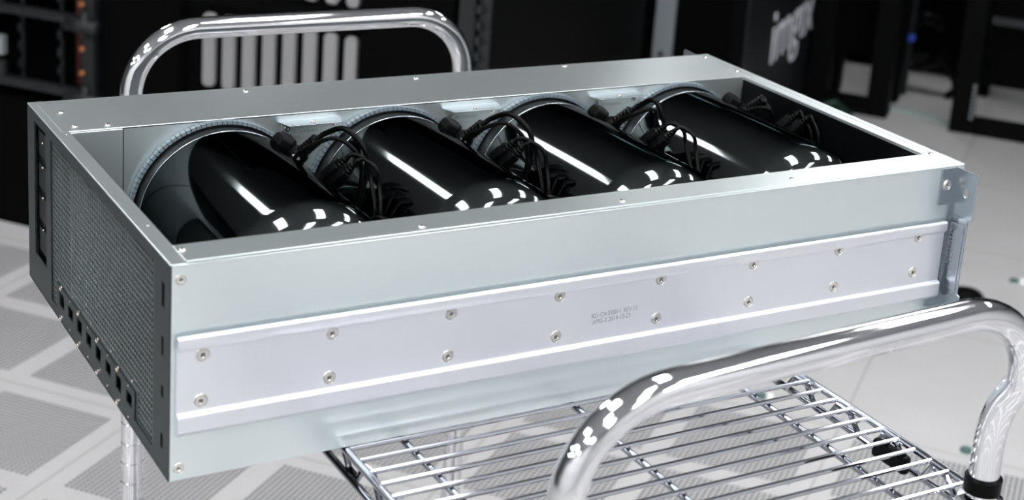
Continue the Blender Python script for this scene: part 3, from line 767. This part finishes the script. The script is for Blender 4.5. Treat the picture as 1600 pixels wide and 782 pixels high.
# ------------------------------------------------------------------ plugs and cords
WHERE = ['leftmost computer', 'second computer from the left', 'third computer from the left', 'rightmost computer']
def offp(k, pts, j=0.0):
    return [Vector((XC[k]+p[0]+random.uniform(-j,j), p[1]+random.uniform(-j,j), p[2]+random.uniform(-j,j)*.6)) for p in pts]
for k in range(4):
    x0 = XC[k]
    last = k == 3
    # faceted plug near the wall
    c = Vector((x0+.0505, .3085, .1535)); ax = Vector((.42, -.25, .87)).normalized()
    t = thing('faceted_plug', (x0+.0505, .310, .145), 'black faceted plug beside the duct wall, at the '+WHERE[k], 'plug', 'faceted plugs by the duct wall')
    MB().lathe(c, ax, [(-.012,.0),(-.012,.0110),(.006,.0126),(.0115,.0115),(.0130,.0090),(.0130,0)], 6).build('cap', BLACK, t, bevel=.0012)
    MB().lathe(c, ax, [(-.016,0),(-.016,.010),(-.010,.010)], 20).build('neck', BLACKM, t, smooth=True)
    # power cord
    t = thing('power_cable', (x0+.057, .295, .140), 'thick black power cord with ribbed strain relief, looping from the '+WHERE[k], 'cable', 'power cords')
    P = Vector((x0+.0575, .2990, .1420)); Q = Vector((x0+.0740, .2700, .1735)); d = (Q-P).normalized()
    MB().tube([P, P+d*.006, P+d*.015, P+d*.019], [.0088,.0098,.0092,.0060], 14).build('plug', BLACK, t, smooth=True)
    r = []; pp = []
    for q in range(21):
        pp.append(P+d*(.018+q*.00115)); r.append(.0044 if q % 4 in (0,1) else .0062)
    MB().tube(pp, r, 14).build('strain_relief', BLACKM, t, smooth=False)
    e = P+d*.040
    kx, ky = ((-.011, .011) if k == 2 else (0, 0))
    j = .003
    path = [P+d*.034, e, e+Vector((.007,-.006,.008)), Vector((x0+.088+random.uniform(-j,j)+kx*.5, .246+ky*.5, .1870)), Vector((x0+.101+kx, .230+ky, .172)), Vector((x0+.103+kx, .226+ky, .150)), Vector((x0+.096+kx*.6, .224+ky, .125)), Vector((x0+.0890, .222, .090)), Vector((x0+.088, .19, .045)), Vector((x0+.086, .16, .012))]
    if last: path = [P+d*.030, P+d*.036, P+d*.039+Vector((.002,-.001,-.004)), Vector((x0+.080,.262,.150)), Vector((x0+.082,.258,.120)), Vector((x0+.0865,.25,.09)), Vector((x0+.0865,.22,.03))]
    MB().tube(smoothpath(path, 8), .0027, 10).build('wire', BLACKM, t, smooth=True)
    # network cord
    t = thing('network_cable', (x0+.056, .285, .135), 'thin black network cord with a clear plug, arching from the '+WHERE[k], 'cable', 'network cords')
    a = Vector((x0+.0530, .2850, .1475)); u = Vector((.35,-.55,.75)).normalized()
    MB().obox(a, u*.006, Vector((.8,.4,-.1)).normalized()*.0045, Vector((-.3,.65,.65)).normalized()*.0032).build('clear_plug', CLEAR, t, bevel=.0008)
    path = [a+u*.004, a+u*.012, Vector((x0+.062,.262,.168)), Vector((x0+.076,.240,.1810)), Vector((x0+.092+kx,.228+ky,.170)), Vector((x0+.097+kx,.224+ky,.150)), Vector((x0+.092+kx*.6,.220+ky,.120)), Vector((x0+.0875,.218,.085)), Vector((x0+.087,.20,.03))]
    if last: path = [a+u*.004, a+u*.012, Vector((x0+.064,.268,.162)), Vector((x0+.074,.262,.158)), Vector((x0+.0805,.26,.135)), Vector((x0+.0855,.255,.09)), Vector((x0+.086,.24,.03))]
    MB().tube(smoothpath(path, 8), .0021, 10).build('wire', BLACKM, t, smooth=True)
    # two flat display-style connectors side by side
    for q in range(2):
        lab = ('rear' if q == 0 else 'front')+' one of the two flat black ribbed connectors on the '+WHERE[k]
        S = Vector((x0+.0655+.001*q, .2460-.0165*q, .1365)); E_ = Vector((x0+.0850, .2220-.0165*q, .1710-.001*q)); u = (E_-S).normalized()
        t = thing('data_cable', S-Vector((0,0,.01)), lab, 'cable', 'flat connector cables')
        v = Vector((.45,.85,.35)); v = (v-u*v.dot(u)).normalized(); w2 = u.cross(v)
        MB().obox(S+u*.014, u*.015, v*.0074, w2*.0042).build('connector', BLACK, t, bevel=.0012)
        g = MB()
        for z in range(7): g.obox(S+u*(.004+z*.0026), u*.0007, v*.0078, w2*.0046)
        g.build('grip_ribs', BLACKM, t)
        g = MB(); g.tube([S+u*.028, S+u*.031, S+u*.0322, S+u*.0345, S+u*.0355, S+u*.0378, S+u*.039, S+u*.042], [.0052,.0050,.0034,.0042,.0030,.0038,.0030,.0026], 10)
        g.build('strain_relief', BLACKM, t, smooth=True)
        h = S+u*.041
        path = [h-u*.003, h+u*.002, h+Vector((.007,-.006+.004*q,.003)), h+Vector((.014,-.014,-.003)), h+Vector((.016,-.018,-.018)), Vector((x0+.096, .190-.012*q, .125)), Vector((x0+.0895, .188-.012*q, .095)), Vector((x0+.087,.180-.01*q,.04)), Vector((x0+.084,.13,.012))]
        if last: path = [h-u*.003, h+u*.002, h+Vector((.001,-.008,-.004)), Vector((x0+.083,.20-.012*q,.150)), Vector((x0+.084,.195-.012*q,.11)), Vector((x0+.086,.19,.06)), Vector((x0+.085,.17,.012))]
        MB().tube(smoothpath(path, 8), .0021, 10).build('wire', BLACKM, t, smooth=True)
    # slack loop low in the valley between two computers
    if not last:
        g = MB()
        for q in range(3):
            cc = Vector((x0+.0885, .145-.006*q, .106-.004*q)); pts = []
            for m in range(26):
                a = 2*math.pi*m/26; pts.append(cc + Vector((.0065*math.cos(a)*(1+.2*q), -.028*math.cos(a+.3)+.004*q, .024*math.sin(a))))
            g.tube(pts, .0030, 8, closed=True)
        g.tube(smoothpath([Vector((x0+.088,.178,.11)), Vector((x0+.088,.17,.06)), Vector((x0+.087,.16,.012))]), .003, 8)
        tag(g.build('slack_cable', BLACKM, smooth=True), 'loops of slack black cable right of the '+WHERE[k], 'cable', 'slack cable loops')
